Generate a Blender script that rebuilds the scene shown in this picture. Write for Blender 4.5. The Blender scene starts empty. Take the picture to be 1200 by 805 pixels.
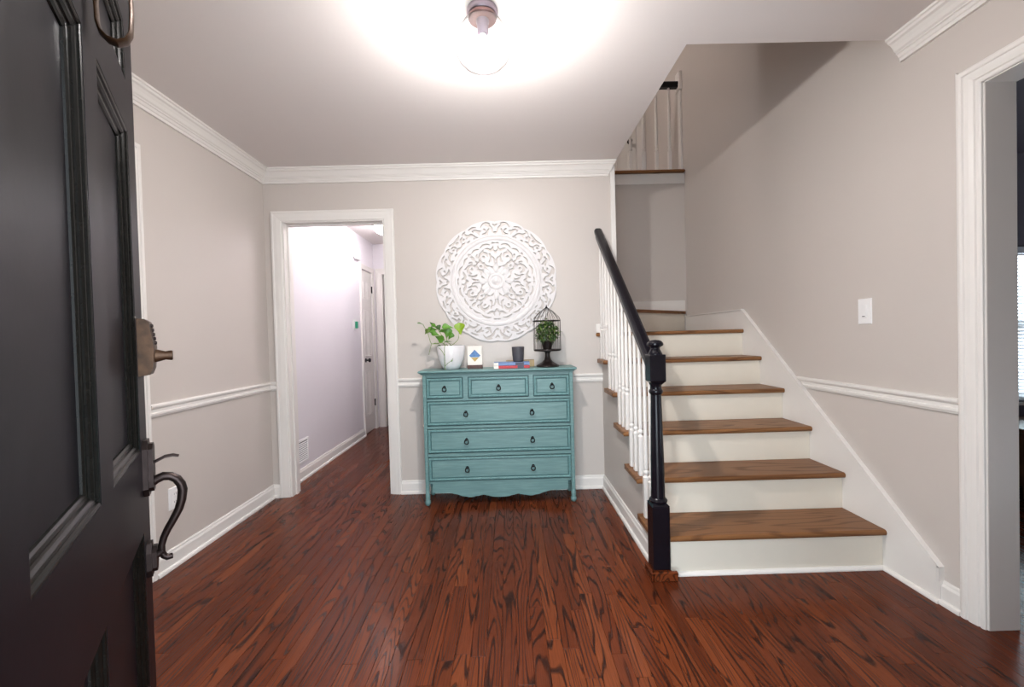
import bpy, bmesh, math, random
from mathutils import Vector, Matrix
R = random.Random(7)
S = bpy.context.scene
COL = S.collection

# ------------------------------------------------------------------ camera
def camera():
    yaw, pitch, roll, h = .0093, -.0165, .0266, 1.1633
    cy, sy, cp, sp = math.cos(yaw), math.sin(yaw), math.cos(pitch), math.sin(pitch)
    fw = Vector((sy*cp, cy*cp, sp)); r = Vector((cy, -sy, 0)); u = r.cross(fw)
    cr, sr = math.cos(roll), math.sin(roll)
    r2, u2 = r*cr - u*sr, r*sr + u*cr
    c = bpy.data.cameras.new('camera'); o = bpy.data.objects.new('camera', c); COL.objects.link(o)
    m = Matrix.Identity(4)
    for i in range(3):
        m[i][0], m[i][1], m[i][2] = r2[i], u2[i], -fw[i]
    m[2][3] = h
    o.matrix_world = m
    c.sensor_width = 36; c.lens = 500*36/1200; c.clip_start = .01
    S.camera = o
camera()

# ------------------------------------------------------------------ world, exposure
W = bpy.data.worlds.new('world'); S.world = W; W.use_nodes = True
bg = W.node_tree.nodes['Background']
bg.inputs['Color'].default_value = (.80, .91, 1.0, 1); bg.inputs['Strength'].default_value = 2.7
S.view_settings.view_transform = 'Standard'; S.view_settings.look = 'None'
S.view_settings.gamma = 1.0; S.view_settings.use_curve_mapping = False
S.view_settings.exposure = 1.92
BULB = 735.0        # entry ceiling bulb, emission strength
HALLB = 12.5        # hall dome
UPB = 36.0           # upstairs dome, unseen fill added for the stairwell
def portal(name, loc, rot, sx, sy):
    l = bpy.data.lights.new(name, 'AREA'); l.shape = 'RECTANGLE'; l.size = sx; l.size_y = sy
    l.cycles.is_portal = True
    o = bpy.data.objects.new(name, l); o.location = loc; o.rotation_euler = rot; COL.objects.link(o)
portal('daylight_portal', (.0375, .15, 1.03), (math.radians(90), 0, 0), .93, 2.06)

# ------------------------------------------------------------------ constants
CE, D, XL, XR, WT = 2.44, 3.2145, -1.795, 1.795, .116
FY0, FY1 = .16, .30                      # front wall
RISE, RUN, Z1 = .1955, .2443, 1.9931
XW, XT = .706, .660                      # stair side wall, tread ends
XO = .828                                # stairwell opening edge
UP = 2.742                               # upper floor
FARY = 4.25
XH = -1.77; HEND = 5.72

# ------------------------------------------------------------------ materials
M = {}
def new_mat(name):
    m = bpy.data.materials.new(name); m.use_nodes = True; M[name] = m
    nt = m.node_tree; return m, nt, nt.nodes['Principled BSDF']
def N(nt, t, **kw):
    n = nt.nodes.new(t)
    for k, v in kw.items(): setattr(n, k, v)
    return n
def setin(n, **kw):
    for k, v in kw.items(): n.inputs[k.replace('_', ' ')].default_value = v
def ramp(nt, stops):
    r = N(nt, 'ShaderNodeValToRGB'); e = r.color_ramp.elements
    while len(e) > 1: e.remove(e[-1])
    e[0].position, e[0].color = stops[0][0], (*stops[0][1], 1)
    for p, c in stops[1:]:
        x = e.new(p); x.color = (*c, 1)
    return r
def paint(name, col, rough=.5, var=.06, scale=6, bump=.0, bscale=300, metal=0, coat=0, spec=.5, ior=1.5):
    m, nt, b = new_mat(name)
    tc = N(nt, 'ShaderNodeNewGeometry'); no = N(nt, 'ShaderNodeTexNoise'); setin(no, Scale=scale, Detail=3.0)
    nt.links.new(tc.outputs['Position'], no.inputs['Vector'])
    r = ramp(nt, [(.25, [c*(1-var) for c in col]), (.75, [min(1, c*(1+var)) for c in col])])
    nt.links.new(no.outputs['Fac'], r.inputs['Fac']); nt.links.new(r.outputs['Color'], b.inputs['Base Color'])
    setin(b, Roughness=rough, Metallic=metal); b.inputs['Coat Weight'].default_value = coat
    b.inputs['Specular IOR Level'].default_value = spec; b.inputs['IOR'].default_value = ior
    if bump:
        n2 = N(nt, 'ShaderNodeTexNoise'); setin(n2, Scale=bscale, Detail=2.0)
        nt.links.new(tc.outputs['Position'], n2.inputs['Vector'])
        bp = N(nt, 'ShaderNodeBump'); setin(bp, Strength=bump, Distance=.001)
        nt.links.new(n2.outputs['Fac'], bp.inputs['Height']); nt.links.new(bp.outputs['Normal'], b.inputs['Normal'])
    return m
def wood(name, light, mid, dark, axis='Y', rough=.25, kx=20., ky=1.5, bands=9., pore=.45, coat=.3, ior=1.3, lo=.35):
    """stained oak: contour lines of a stretched noise give the cathedral grain; each board its own offset and tone"""
    m, nt, b = new_mat(name); L = nt.links
    g = N(nt, 'ShaderNodeNewGeometry'); oi = N(nt, 'ShaderNodeObjectInfo')
    add = N(nt, 'ShaderNodeMath', operation='ADD'); L.new(g.outputs['Random Per Island'], add.inputs[0]); L.new(oi.outputs['Random'], add.inputs[1])
    fr = N(nt, 'ShaderNodeMath', operation='FRACT'); L.new(add.outputs[0], fr.inputs[0])
    sc = N(nt, 'ShaderNodeVectorMath', operation='MULTIPLY')
    sc.inputs[1].default_value = (kx, ky, kx) if axis == 'Y' else (ky, kx, kx)
    L.new(g.outputs['Position'], sc.inputs[0])
    off = N(nt, 'ShaderNodeVectorMath', operation='SCALE'); off.inputs[0].default_value = (97., 61., 43.); L.new(fr.outputs[0], off.inputs['Scale'])
    v = N(nt, 'ShaderNodeVectorMath', operation='ADD'); L.new(sc.outputs[0], v.inputs[0]); L.new(off.outputs[0], v.inputs[1])
    n1 = N(nt, 'ShaderNodeTexNoise'); setin(n1, Scale=1.0, Detail=1.0, Roughness=.4); L.new(v.outputs[0], n1.inputs['Vector'])
    mu = N(nt, 'ShaderNodeMath', operation='MULTIPLY'); mu.inputs[1].default_value = bands*6.283; L.new(n1.outputs['Fac'], mu.inputs[0])
    sn = N(nt, 'ShaderNodeMath', operation='SINE'); L.new(mu.outputs[0], sn.inputs[0])
    mr = N(nt, 'ShaderNodeMapRange'); setin(mr, From_Min=lo, From_Max=1.0); L.new(sn.outputs[0], mr.inputs['Value'])
    # pores
    sc2 = N(nt, 'ShaderNodeVectorMath', operation='MULTIPLY'); k = (420., 9., 420.) if axis == 'Y' else (9., 420., 420.)
    sc2.inputs[1].default_value = k; L.new(g.outputs['Position'], sc2.inputs[0])
    v2 = N(nt, 'ShaderNodeVectorMath', operation='ADD'); L.new(sc2.outputs[0], v2.inputs[0]); L.new(off.outputs[0], v2.inputs[1])
    n2 = N(nt, 'ShaderNodeTexNoise'); setin(n2, Scale=1.0, Detail=2.0); L.new(v2.outputs[0], n2.inputs['Vector'])
    mr2 = N(nt, 'ShaderNodeMapRange'); setin(mr2, From_Min=.42, From_Max=.72, To_Max=pore); L.new(n2.outputs['Fac'], mr2.inputs['Value'])
    mx = N(nt, 'ShaderNodeMath', operation='ADD', use_clamp=True)
    m3 = N(nt, 'ShaderNodeMath', operation='MULTIPLY'); m3.inputs[1].default_value = .85; L.new(mr.outputs[0], m3.inputs[0])
    L.new(m3.outputs[0], mx.inputs[0]); L.new(mr2.outputs[0], mx.inputs[1])
    tone = ramp(nt, [(0, light), (.5, mid), (1, [a*.78+c*.22 for a, c in zip(mid, dark)])]); L.new(fr.outputs[0], tone.inputs['Fac'])
    mix = N(nt, 'ShaderNodeMix', data_type='RGBA'); L.new(mx.outputs[0], mix.inputs['Factor']); L.new(tone.outputs['Color'], mix.inputs['A']); mix.inputs['B'].default_value = (*dark, 1)
    L.new(mix.outputs['Result'], b.inputs['Base Color'])
    bp = N(nt, 'ShaderNodeBump'); setin(bp, Strength=.12, Distance=.0006); L.new(mx.outputs[0], bp.inputs['Height']); L.new(bp.outputs['Normal'], b.inputs['Normal'])
    rr = N(nt, 'ShaderNodeMapRange'); setin(rr, To_Min=rough, To_Max=rough+.1); L.new(mx.outputs[0], rr.inputs['Value']); L.new(rr.outputs[0], b.inputs['Roughness'])
    b.inputs['Coat Weight'].default_value = coat; b.inputs['Coat Roughness'].default_value = .18; b.inputs['IOR'].default_value = ior
    return m
def emit(name, col, strength):
    m, nt, b = new_mat(name)
    b.inputs['Base Color'].default_value = (.9, .9, .9, 1)
    b.inputs['Emission Color'].default_value = (*col, 1); b.inputs['Emission Strength'].default_value = strength
    no = N(nt, 'ShaderNodeTexNoise'); setin(no, Scale=4.0)
    r = ramp(nt, [(0, (.88,)*3), (1, (.92,)*3)]); nt.links.new(no.outputs['Fac'], r.inputs['Fac']); nt.links.new(r.outputs['Color'], b.inputs['Base Color'])
    return m
def clear_glass(name, tint=(1, 1, 1), refl=.12, edge=.22):
    m = bpy.data.materials.new(name); m.use_nodes = True; M[name] = m; nt = m.node_tree; nt.nodes.clear()
    out = N(nt, 'ShaderNodeOutputMaterial'); mix = N(nt, 'ShaderNodeMixShader'); t = N(nt, 'ShaderNodeBsdfTransparent'); gl = N(nt, 'ShaderNodeBsdfGlossy')
    lw2 = N(nt, 'ShaderNodeLayerWeight'); lw2.inputs['Blend'].default_value = .5
    rt = ramp(nt, [(.55, tint), (1.0, [c*edge for c in tint])]); nt.links.new(lw2.outputs['Facing'], rt.inputs['Fac']); nt.links.new(rt.outputs['Color'], t.inputs['Color']); gl.inputs['Roughness'].default_value = .04
    lw = N(nt, 'ShaderNodeLayerWeight'); lw.inputs['Blend'].default_value = .25
    mr = N(nt, 'ShaderNodeMapRange'); setin(mr, To_Min=.03, To_Max=refl*4)
    nt.links.new(lw.outputs['Facing'], mr.inputs['Value']); nt.links.new(mr.outputs[0], mix.inputs[0])
    nt.links.new(t.outputs[0], mix.inputs[1]); nt.links.new(gl.outputs[0], mix.inputs[2]); nt.links.new(mix.outputs[0], out.inputs[0])
    return m
paint('wall', (.575, .517, .475), .42, .015, 1.5, .05, 500)
paint('ceiling', (.75, .695, .67), .6, .012, 1.2, .04, 400)
paint('hallwall', (.76, .72, .745), .4, .015, 1.5, .04, 500)
paint('trim', (.765, .725, .685), .34, .015, 5)
paint('riser', (.78, .715, .61), .38, .02, 6, .05, 120)
paint('white', (.82, .80, .79), .4, .015, 12)
paint('carved', (.70, .665, .655), .55, .02, 30, .15, 260)
paint('ceramic', (.80, .77, .77), .22, .02, 10)
paint('black_paint', (.0065, .0055, .0085), .2, .15, 30, ior=1.38)
paint('door_paint', (.0058, .0050, .0068), .38, .15, 14, .06, 60, ior=1.19)
paint('door_glaze', (.0050, .0047, .004), .25, .3, 40, ior=1.25)
paint('bronze', (.034, .022, .020), .38, .3, 40, .1, 200, metal=.75)
paint('brass_aged', (.060, .029, .014), .42, .5, 40, .2, 180, metal=.6)
paint('pull_metal', (.014, .013, .014), .35, .2, 60, metal=.6)
paint('cage_metal', (.016, .010, .009), .4, .2, 60, metal=.3)
paint('charcoal', (.055, .052, .062), .55, .1, 40)
paint('leaf', (.085, .22, .022), .38, .3, 22)
paint('leaf_bright', (.24, .38, .022), .38, .2, 22)
paint('leaf_dark', (.045, .105, .022), .45, .4, 60)
paint('leaf_mid', (.13, .20, .04), .45, .4, 60)
paint('stem', (.16, .24, .05), .5, .2, 40)
paint('paper', (.80, .75, .68), .6, .02, 20)
paint('blue_print', (.09, .20, .42), .5, .35, 90)
paint('gold_print', (.50, .33, .10), .5, .3, 90)
paint('block_brown', (.075, .024, .016), .45, .3, 60)
paint('book_blue', (.16, .24, .44), .5, .1, 40)
paint('book_red', (.52, .035, .045), .5, .1, 40)
paint('book_dark', (.05, .055, .085), .5, .1, 40)
paint('book_tan', (.42, .30, .15), .55, .15, 40)
paint('green_glow', (.02, .30, .16), .4, .1, 40)
paint('nickel', (.20, .17, .20), .38, .05, 20, metal=1.0)
paint('copper', (.13, .075, .07), .4, .1, 20, metal=.8)
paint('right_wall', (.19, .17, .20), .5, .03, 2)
paint('blind', (.70, .70, .74), .5, .02, 10)
paint('oak_cabinet', (.14, .062, .03), .4, .35, 8)
paint('porch', (.35, .34, .33), .8, .1, 8)
paint('soil', (.03, .02, .015), .9, .3, 60)
paint('subfloor', (.02, .01, .006), .8, .2, 20)
paint('handle_print', (.25, .2, .17), .5, .1, 40)
wood('floor_wood', (.182, .045, .0150), (.132, .0290, .0100), (.020, .0056, .0031), 'Y', .20, 11, .8, 20.0, .34, 0, 1.24, .45)
wood('tread_wood', (.27, .125, .050), (.225, .098, .038), (.125, .052, .021), 'X', .36, 11, .9, 9, .22, 0, 1.3, .45)
emit('bulb', (1, .97, .95), BULB); emit('hall_dome', (1, .965, 1), HALLB); emit('up_fill_dome', (1, .95, .93), UPB)
clear_glass('shade_glass', refl=.10); clear_glass('pane_glass', (.95, .98, .97), .1)
def teal():
    m, nt, b = new_mat('teal'); L = nt.links
    g = N(nt, 'ShaderNodeNewGeometry'); sc = N(nt, 'ShaderNodeVectorMath', operation='MULTIPLY'); sc.inputs[1].default_value = (7, 30, 85); L.new(g.outputs['Position'], sc.inputs[0])
    n1 = N(nt, 'ShaderNodeTexNoise'); setin(n1, Scale=1.0, Detail=4.0, Roughness=.6); L.new(sc.outputs[0], n1.inputs['Vector'])
    r = ramp(nt, [(.28, (.110, .215, .215)), (.5, (.138, .255, .25)), (.75, (.185, .315, .305))]); L.new(n1.outputs['Fac'], r.inputs['Fac'])
    L.new(r.outputs['Color'], b.inputs['Base Color']); setin(b, Roughness=.42)
teal()
paint('teal_glaze', (.045, .115, .125), .5, .25, 60)
paint('teal_edge', (.12, .25, .25), .45, .25, 90)

# ------------------------------------------------------------------ mesh helpers
class MB:
    def __init__(s): s.v = []; s.f = []; s.sm = []
    def add(s, vs, fs, smooth=False):
        n = len(s.v); s.v += [tuple(v) for v in vs]; s.f += [tuple(i+n for i in f) for f in fs]; s.sm += [smooth]*len(fs); return s
    def box(s, x0, x1, y0, y1, z0, z1, b=0):
        if x0 > x1: x0, x1 = x1, x0
        if y0 > y1: y0, y1 = y1, y0
        if z0 > z1: z0, z1 = z1, z0
        if b <= 0:
            return s.add([(x0,y0,z0),(x1,y0,z0),(x1,y1,z0),(x0,y1,z0),(x0,y0,z1),(x1,y0,z1),(x1,y1,z1),(x0,y1,z1)],
                         [(0,3,2,1),(4,5,6,7),(0,1,5,4),(1,2,6,5),(2,3,7,6),(3,0,4,7)])
        b = min(b, (x1-x0)*.45, (y1-y0)*.45, (z1-z0)*.45)
        c = Vector(((x0+x1)/2,(y0+y1)/2,(z0+z1)/2)); h = ((x1-x0)/2,(y1-y0)/2,(z1-z0)/2)
        vs = []; ix = {}
        for sx in (-1,1):
            for sy in (-1,1):
                for sz in (-1,1):
                    sg = (sx,sy,sz)
                    for a in range(3):
                        p = [sg[i]*(h[i] if i == a else h[i]-b) for i in range(3)]
                        ix[(sg,a)] = len(vs); vs.append(c+Vector(p))
        fs = []
        for a in range(3):
            b1, c1 = (a+1)%3, (a+2)%3
            for sg in (-1,1):
                q = []
                for (u,w) in ((-1,-1),(1,-1),(1,1),(-1,1)):
                    t = [0,0,0]; t[a] = sg; t[b1] = u; t[c1] = w; q.append(ix[(tuple(t),a)])
                fs.append(q if sg > 0 else q[::-1])
        for a in range(3):          # edges along axis a
            b1, c1 = (a+1)%3, (a+2)%3
            for u in (-1,1):
                for w in (-1,1):
                    t0 = [0,0,0]; t0[a] = -1; t0[b1] = u; t0[c1] = w; t1 = list(t0); t1[a] = 1; t0, t1 = tuple(t0), tuple(t1)
                    q = [ix[(t0,b1)], ix[(t1,b1)], ix[(t1,c1)], ix[(t0,c1)]]
                    fs.append(q if u*w < 0 else q[::-1])
        for sx in (-1,1):
            for sy in (-1,1):
                for sz in (-1,1):
                    q = [ix[((sx,sy,sz),a)] for a in range(3)]
                    fs.append(q if sx*sy*sz > 0 else q[::-1])
        return s.add(vs, fs)
    def prism(s, poly, fn, d0, d1):
        """poly: 2D points; fn(p, d) -> 3D"""
        n = len(poly); vs = [fn(p, d0) for p in poly] + [fn(p, d1) for p in poly]
        return s.add(vs, [tuple(range(n))[::-1], tuple(range(n, 2*n))] + [(i, (i+1)%n, (i+1)%n+n, i+n) for i in range(n)])
    def lathe(s, prof, c=(0,0,0), n=20, smooth=True, rot=0, axis=2, cap=True, scale=(1,1)):
        vs = []; m = len(prof)
        for (r, z) in prof:
            for k in range(n):
                a = 2*math.pi*k/n + rot
                p = [r*math.cos(a)*scale[0], r*math.sin(a)*scale[1], z]
                if axis == 1: p = [p[0], p[2], p[1]]
                if axis == 0: p = [p[2], p[0], p[1]]
                vs.append((p[0]+c[0], p[1]+c[1], p[2]+c[2]))
        fs = [(i*n+k, i*n+(k+1)%n, (i+1)*n+(k+1)%n, (i+1)*n+k) for i in range(m-1) for k in range(n)]
        s.add(vs, fs, smooth)
        if cap:
            if prof[0][0] > 1e-5: s.add(vs[:n], [tuple(range(n))[::-1]])
            if prof[-1][0] > 1e-5: s.add(vs[-n:], [tuple(range(n))])
        return s
    def tube(s, pts, r, n=8, smooth=True, flat=1.0, closed=False, up=None):
        pts = [Vector(p) for p in pts]; m = len(pts); rs = r if isinstance(r, (list, tuple)) else [r]*m
        vs = []; prev = None
        for i, p in enumerate(pts):
            a = pts[(i-1) % m] if (closed or i > 0) else p; b = pts[(i+1) % m] if (closed or i < m-1) else p
            t = (b-a).normalized()
            if prev is None:
                ref = Vector(up) if up else (Vector((0,0,1)) if abs(t.z) < .9 else Vector((1,0,0)))
                x = t.cross(ref).normalized()
            else: x = (prev - t*prev.dot(t)).normalized()
            prev = x; y = t.cross(x)
            for k in range(n):
                an = 2*math.pi*k/n; vs.append(p + x*math.cos(an)*rs[i]*flat + y*math.sin(an)*rs[i])
        e = m if closed else m-1
        s.add(vs, [(i*n+k, i*n+(k+1)%n, ((i+1)%m)*n+(k+1)%n, ((i+1)%m)*n+k) for i in range(e) for k in range(n)], smooth)
        if not closed: s.add(vs[:n], [tuple(range(n))[::-1]]); s.add(vs[-n:], [tuple(range(n))])
        return s
    def frame(s, x0, x1, z0, z1, prof, fn, fill=True):
        """mitred frame: prof (inset, height) rings around a rectangle; fn(x, z, h)->3D"""
        vs = []; m = len(prof)
        for (u, h) in prof:
            vs += [fn(x0+u, z0+u, h), fn(x1-u, z0+u, h), fn(x1-u, z1-u, h), fn(x0+u, z1-u, h)]
        fs = [(i*4+k, i*4+(k+1)%4, (i+1)*4+(k+1)%4, (i+1)*4+k) for i in range(m-1) for k in range(4)]
        if fill: fs.append(tuple(range((m-1)*4, m*4)))
        return s.add(vs, fs)
    def mould(s, prof, O, U, V, T, L, a=(0,0), b=(0,0)):
        """extrude prof (u,v) along T; ends slide by a (start) and b (end) per unit u,v"""
        O, U, V, T = Vector(O), Vector(U), Vector(V), Vector(T); n = len(prof)
        vs = [O+U*u+V*v+T*(a[0]*u+a[1]*v) for u, v in prof] + [O+U*u+V*v+T*(L+b[0]*u+b[1]*v) for u, v in prof]
        return s.add(vs, [tuple(range(n))[::-1], tuple(range(n, 2*n))] + [(i, (i+1)%n, (i+1)%n+n, i+n) for i in range(n)])
    def mesh(s, name):
        me = bpy.data.meshes.new(name); me.from_pydata(s.v, [], s.f); me.validate()
        bm = bmesh.new(); bm.from_mesh(me); bmesh.ops.recalc_face_normals(bm, faces=bm.faces); bm.to_mesh(me); bm.free()
        if any(s.sm):
            if len(me.polygons) == len(s.sm):
                me.polygons.foreach_set('use_smooth', s.sm)
            else:
                me.polygons.foreach_set('use_smooth', [True]*len(me.polygons))
            fl = [p.use_smooth for p in me.polygons]
            me.set_sharp_from_angle(angle=math.radians(38))
            me.polygons.foreach_set('use_smooth', fl)
        return me
    def build(s, name, mat, parent=None, label=None, kind=None):
        me = s.mesh(name); me.materials.append(M[mat]); return link(name, me, parent, label, kind)
def link(name, me, parent=None, label=None, kind=None):
    o = bpy.data.objects.new(name, me); COL.objects.link(o)
    if parent: o.parent = parent
    if label: o['label'] = label
    if kind: o['kind'] = kind
    return o
def empty(name, loc=(0,0,0), rz=0):
    o = bpy.data.objects.new(name, None); COL.objects.link(o); o.location = loc; o.rotation_euler = (0,0,rz); o.empty_display_size = .05
    return o
def tag(o, label, cat, group=None):
    o['label'] = label; o['category'] = cat
    if group: o['group'] = group
    return o
def struct(o, label, cat='structure'):
    o['kind'] = 'structure'; o['label'] = label; o['category'] = cat; return o
def XY(p, d): return (p[0], p[1], d)
def YZ(p, d): return (d, p[0], p[1])
def XZ(p, d): return (p[0], d, p[1])

# ------------------------------------------------------------------ shell
def walls():
    hx0, hx1, hz = -1.66, -.905, 2.0626
    m = MB(); m.box(XL-.12, hx0, D, D+WT, 0, 2.6).box(hx0, hx1, D, D+WT, hz, 2.6).box(hx1, XO, D, D+WT, 0, 2.6)
    struct(m.build('wall_back', 'wall'), 'pale greige back wall behind the teal chest', 'wall')
    ly0, ly1 = 1.24, 2.05
    m = MB(); m.box(XL-.12, XL, FY0, ly0, 0, 2.6).box(XL-.12, XL, ly0, ly1, 2.07, 2.6).box(XL-.12, XL, ly1, D, 0, 2.6).box(XL-.14, XL-.12, ly0-.1, ly1+.1, 0, 2.2)
    struct(m.build('wall_left', 'wall'), 'pale greige wall on the left with white chair rail', 'wall')
    m = MB(); m.box(XR, XR+WT, 1.58, 5.36, 0, 5.2).box(XR, XR+WT, .62, 1.58, 2.063, 5.2).box(XR, XR+WT, FY0, .62, 0, 5.2)
    struct(m.build('wall_right', 'wall'), 'tall pale greige wall rising beside the staircase', 'wall')
    m = MB(); m.box(XL-.12, -.43, FY0, FY1, 0, 2.6).box(-.43, .505, FY0, FY1, 2.07, 2.6).box(.505, XR, FY0, FY1, 0, 2.6)
    struct(m.build('wall_front', 'wall'), 'front wall around the open entrance doorway', 'wall')
    # entry ceiling with the stairwell cut out
    m = MB(); m.box(XL, XO, FY1, D, CE, 2.70); m.box(XO, XR, FY1, 1.91, CE, 2.70)
    struct(m.build('ceiling', 'ceiling'), 'smooth white ceiling with square stairwell opening at right', 'ceiling')
    # wall under the open side of the stair
    poly = [(2.03, 0), (D, 0), (D, 5*RISE-.03)]
    for i in range(5, 0, -1):
        y = Z1+(i-1)*RUN+.03
        poly += [(y, i*RISE-.03)]
        if i > 1: poly += [(y, (i-1)*RISE-.03)]
    poly = [p for p in poly]
    poly[-1] = (2.03, RISE-.03)
    m = MB(); m.prism(poly, YZ, XW, XW+.05)
    struct(m.build('wall_stair', 'wall'), 'greige panel closing the open side of the staircase', 'wall')
    # stairwell far wall, upper walls
    m = MB(); m.box(-1.0, XR, FARY, FARY+.1, 0, 2.637); struct(m.build('wall_stairwell', 'wall'), 'greige far wall of the stairwell below the upper landing', 'wall')
    m = MB(); m.box(XO-.1, XO, 1.91, D, 2.70, 5.2).box(-1.0, XO, D, D+WT, 2.60, 5.2).box(XO, XR, 1.81, 1.91, 2.70, 5.2).box(-1.1, -1.0, D+WT, 5.36, 2.60, 5.2)
    struct(m.build('wall_upper', 'wall'), 'greige upper walls around the stairwell', 'wall')
    m = MB(); m.box(-1.0, XR, 5.36, 5.46, 2.6, 5.2); struct(m.build('wall_landing', 'wall'), 'upstairs wall behind the landing balusters', 'wall')
    m = MB(); m.box(-1.1, XR+WT, 1.81, 5.46, 5.2, 5.3); struct(m.build('ceiling_upper', 'ceiling'), 'upstairs ceiling over the stairwell', 'ceiling')
    m = MB(); m.box(-1.0, XR, FARY+.1, 5.36, 2.5, UP); m.box(-1.0, XR, FARY, FARY+.1, 2.637, UP)
    struct(m.build('floor_upper', 'trim'), 'upper landing floor edge above stairwell', 'floor')
    # hall
    m = MB(); m.box(XH-.15, XH, D+WT, 5.22, 0, 2.6).box(XH-.15, XH, 5.22, 5.625, 2.045, 2.6).box(XH-.15, XH, 5.625, HEND, 0, 2.6).box(XH-.17, XH-.15, 5.1, 5.72, 0, 2.2)
    struct(m.build('wall_hall', 'hallwall'), 'pale lavender grey wall running down the hallway', 'wall')
    m = MB(); m.box(-.85, -.75, D+WT, HEND, 0, 2.6); struct(m.build('wall_hall_right', 'hallwall'), 'right hallway wall hidden behind the doorway', 'wall')
    m = MB(); m.box(XH-.15, -1.66, HEND, HEND+.11, 0, 2.6).box(-1.66, -.95, HEND, HEND+.11, 2.04, 2.6).box(-.95, -.75, HEND, HEND+.11, 0, 2.6)
    struct(m.build('wall_hall_end', 'hallwall'), 'end wall of the hallway around a second doorway', 'wall')
    m = MB(); m.box(-3.2, -.4, 8.2, 8.3, 0, 2.6).box(-3.3, -3.2, HEND+.11, 8.3, 0, 2.6).box(-.4, -.3, HEND+.11, 8.3, 0, 2.6).box(-3.2, XH-.15, HEND, HEND+.11, 0, 2.6)
    struct(m.build('wall_far_room', 'wall'), 'walls of the room beyond the hallway', 'wall')
    m = MB(); m.box(XH-.15, -.75, D+WT, HEND, CE, 2.5).box(-3.3, -.3, HEND, 8.3, CE, 2.5)
    struct(m.build('ceiling_hall', 'ceiling'), 'white hallway ceiling', 'ceiling')
    # right room
    x0 = XR+WT
    m = MB(); m.box(x0, 3.80, 3.2, 3.3, 0, 2.6).box(4.9, 5.4, 3.2, 3.3, 0, 2.6).box(3.80, 4.9, 3.2, 3.3, 0, .57).box(3.80, 4.9, 3.2, 3.3, 1.74, 2.6)
    m.box(5.4, 5.5, -.2, 3.3, 0, 2.6).box(x0, 5.5, -.3, -.2, 0, 2.6).box(XR, x0, -.3, FY0, 0, 2.6)
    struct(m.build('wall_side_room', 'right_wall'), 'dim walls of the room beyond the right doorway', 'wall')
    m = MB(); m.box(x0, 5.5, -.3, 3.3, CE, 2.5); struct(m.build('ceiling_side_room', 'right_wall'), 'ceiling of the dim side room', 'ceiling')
    # porch
    m = MB(); m.box(-3, 3, -2.2, FY0, -.16, -.03); struct(m.build('floor_porch', 'porch'), 'concrete porch slab outside the front door', 'floor')
walls()

def floor():
    m = MB(); m.box(XL-.2, 5.5, FY0, D+WT, -.06, -.014); m.box(-3.3, XR+.1, D+WT, 8.3, -.06, -.014)
    f = struct(m.build('floor', 'subfloor'), 'dark reddish brown oak strip floor with cathedral grain', 'floor')
    BW = .0572
    boards = []; rr = random.Random(11)
    ncol = int((5.4-(-3.2))/BW)
    for c in range(ncol):
        x0 = -3.2 + c*BW; x1 = x0+BW; xc = (x0+x1)/2
        # extents in Y
        if xc < XL-.02: y0, y1 = HEND+.1, 8.2
        elif xc < -.9: y0, y1 = FY1-.14, 8.2
        elif xc < XW: y0, y1 = FY1-.14, D
        elif xc < XR+.02: y0, y1 = FY1-.14, 2.06
        else: y0, y1 = FY1-.14, 3.2
        if xc < XL-.02 and xc > XL-.3: y0 = HEND+.1
        y = y0 - rr.random()*.9
        while y < y1:
            ln = rr.choice([.36, .46, .58, .7, .84, 1.0, 1.2])
            a, b = max(y, y0), min(y+ln, y1); y += ln
            if b-a < .06: continue
            boards.append((x0, a, b))
    def key(bd):
        x, a, b = bd; yc = (a+b)/2; inview = b > 1.25 and XL-.05 < x < XR+.3
        return (0 if inview else 1, yc)
    boards.sort(key=key)
    cache = {}
    G = .00035
    for (x, a, b) in boards[:298]:
        ln = round(b-a, 2)
        if ln not in cache:
            k = MB(); k.box(G, BW-G, G-.5*0, ln-G, -.014, 0, .0007); me = k.mesh('floor_board'); me.materials.append(M['floor_wood']); cache[ln] = me
        o = link('floor_board', cache[ln], f); o.location = (x, a, 0)
        o.scale = (1, (b-a)/ln, 1)
    rest = MB()
    for (x, a, b) in boards[298:]: rest.box(x+G, x+BW-G, a+G, b-G, -.014, 0, .0007)
    rest.build('floor_boards_beyond', 'floor_wood', f, kind='stuff')
floor()

# ------------------------------------------------------------------ mouldings
CROWN = [(0,0),(.078,0),(.078,-.010),(.070,-.013),(.066,-.022),(.056,-.027),(.046,-.040),(.038,-.054),(.030,-.060),(.030,-.066),(.024,-.069),(.019,-.080),(.014,-.083),(.013,-.097),(0,-.097)]
RAIL = [(0,0),(.010,0),(.012,.006),(.016,.010),(.016,.020),(.011,.024),(.011,.038),(.018,.043),(.022,.050),(.022,.058),(.016,.064),(0,.064)]
BASE = [(0,0),(.027,0),(.027,.008),(.024,.016),(.018,.020),(.0145,.021),(.0145,.074),(.012,.080),(.009,.084),(.008,.092),(.004,.098),(0,.098)]
CASE = [(0,0),(0,.010),(.005,.013),(.012,.013),(.014,.0095),(.017,.0095),(.020,.015),(.034,.0185),(.046,.0195),(.048,.0155),(.051,.0155),(.054,.021),(.062,.0225),(.070,.021),(.075,.017),(.075,0)]   # (across from inner edge, out)
CASE2 = [(0,0),(0,.010),(.005,.013),(.014,.014),(.034,.0175),(.056,.019),(.060,.0215),(.072,.0205),(.075,.017),(.075,0)]
X, Y, Z = Vector((1,0,0)), Vector((0,1,0)), Vector((0,0,1))
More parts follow.
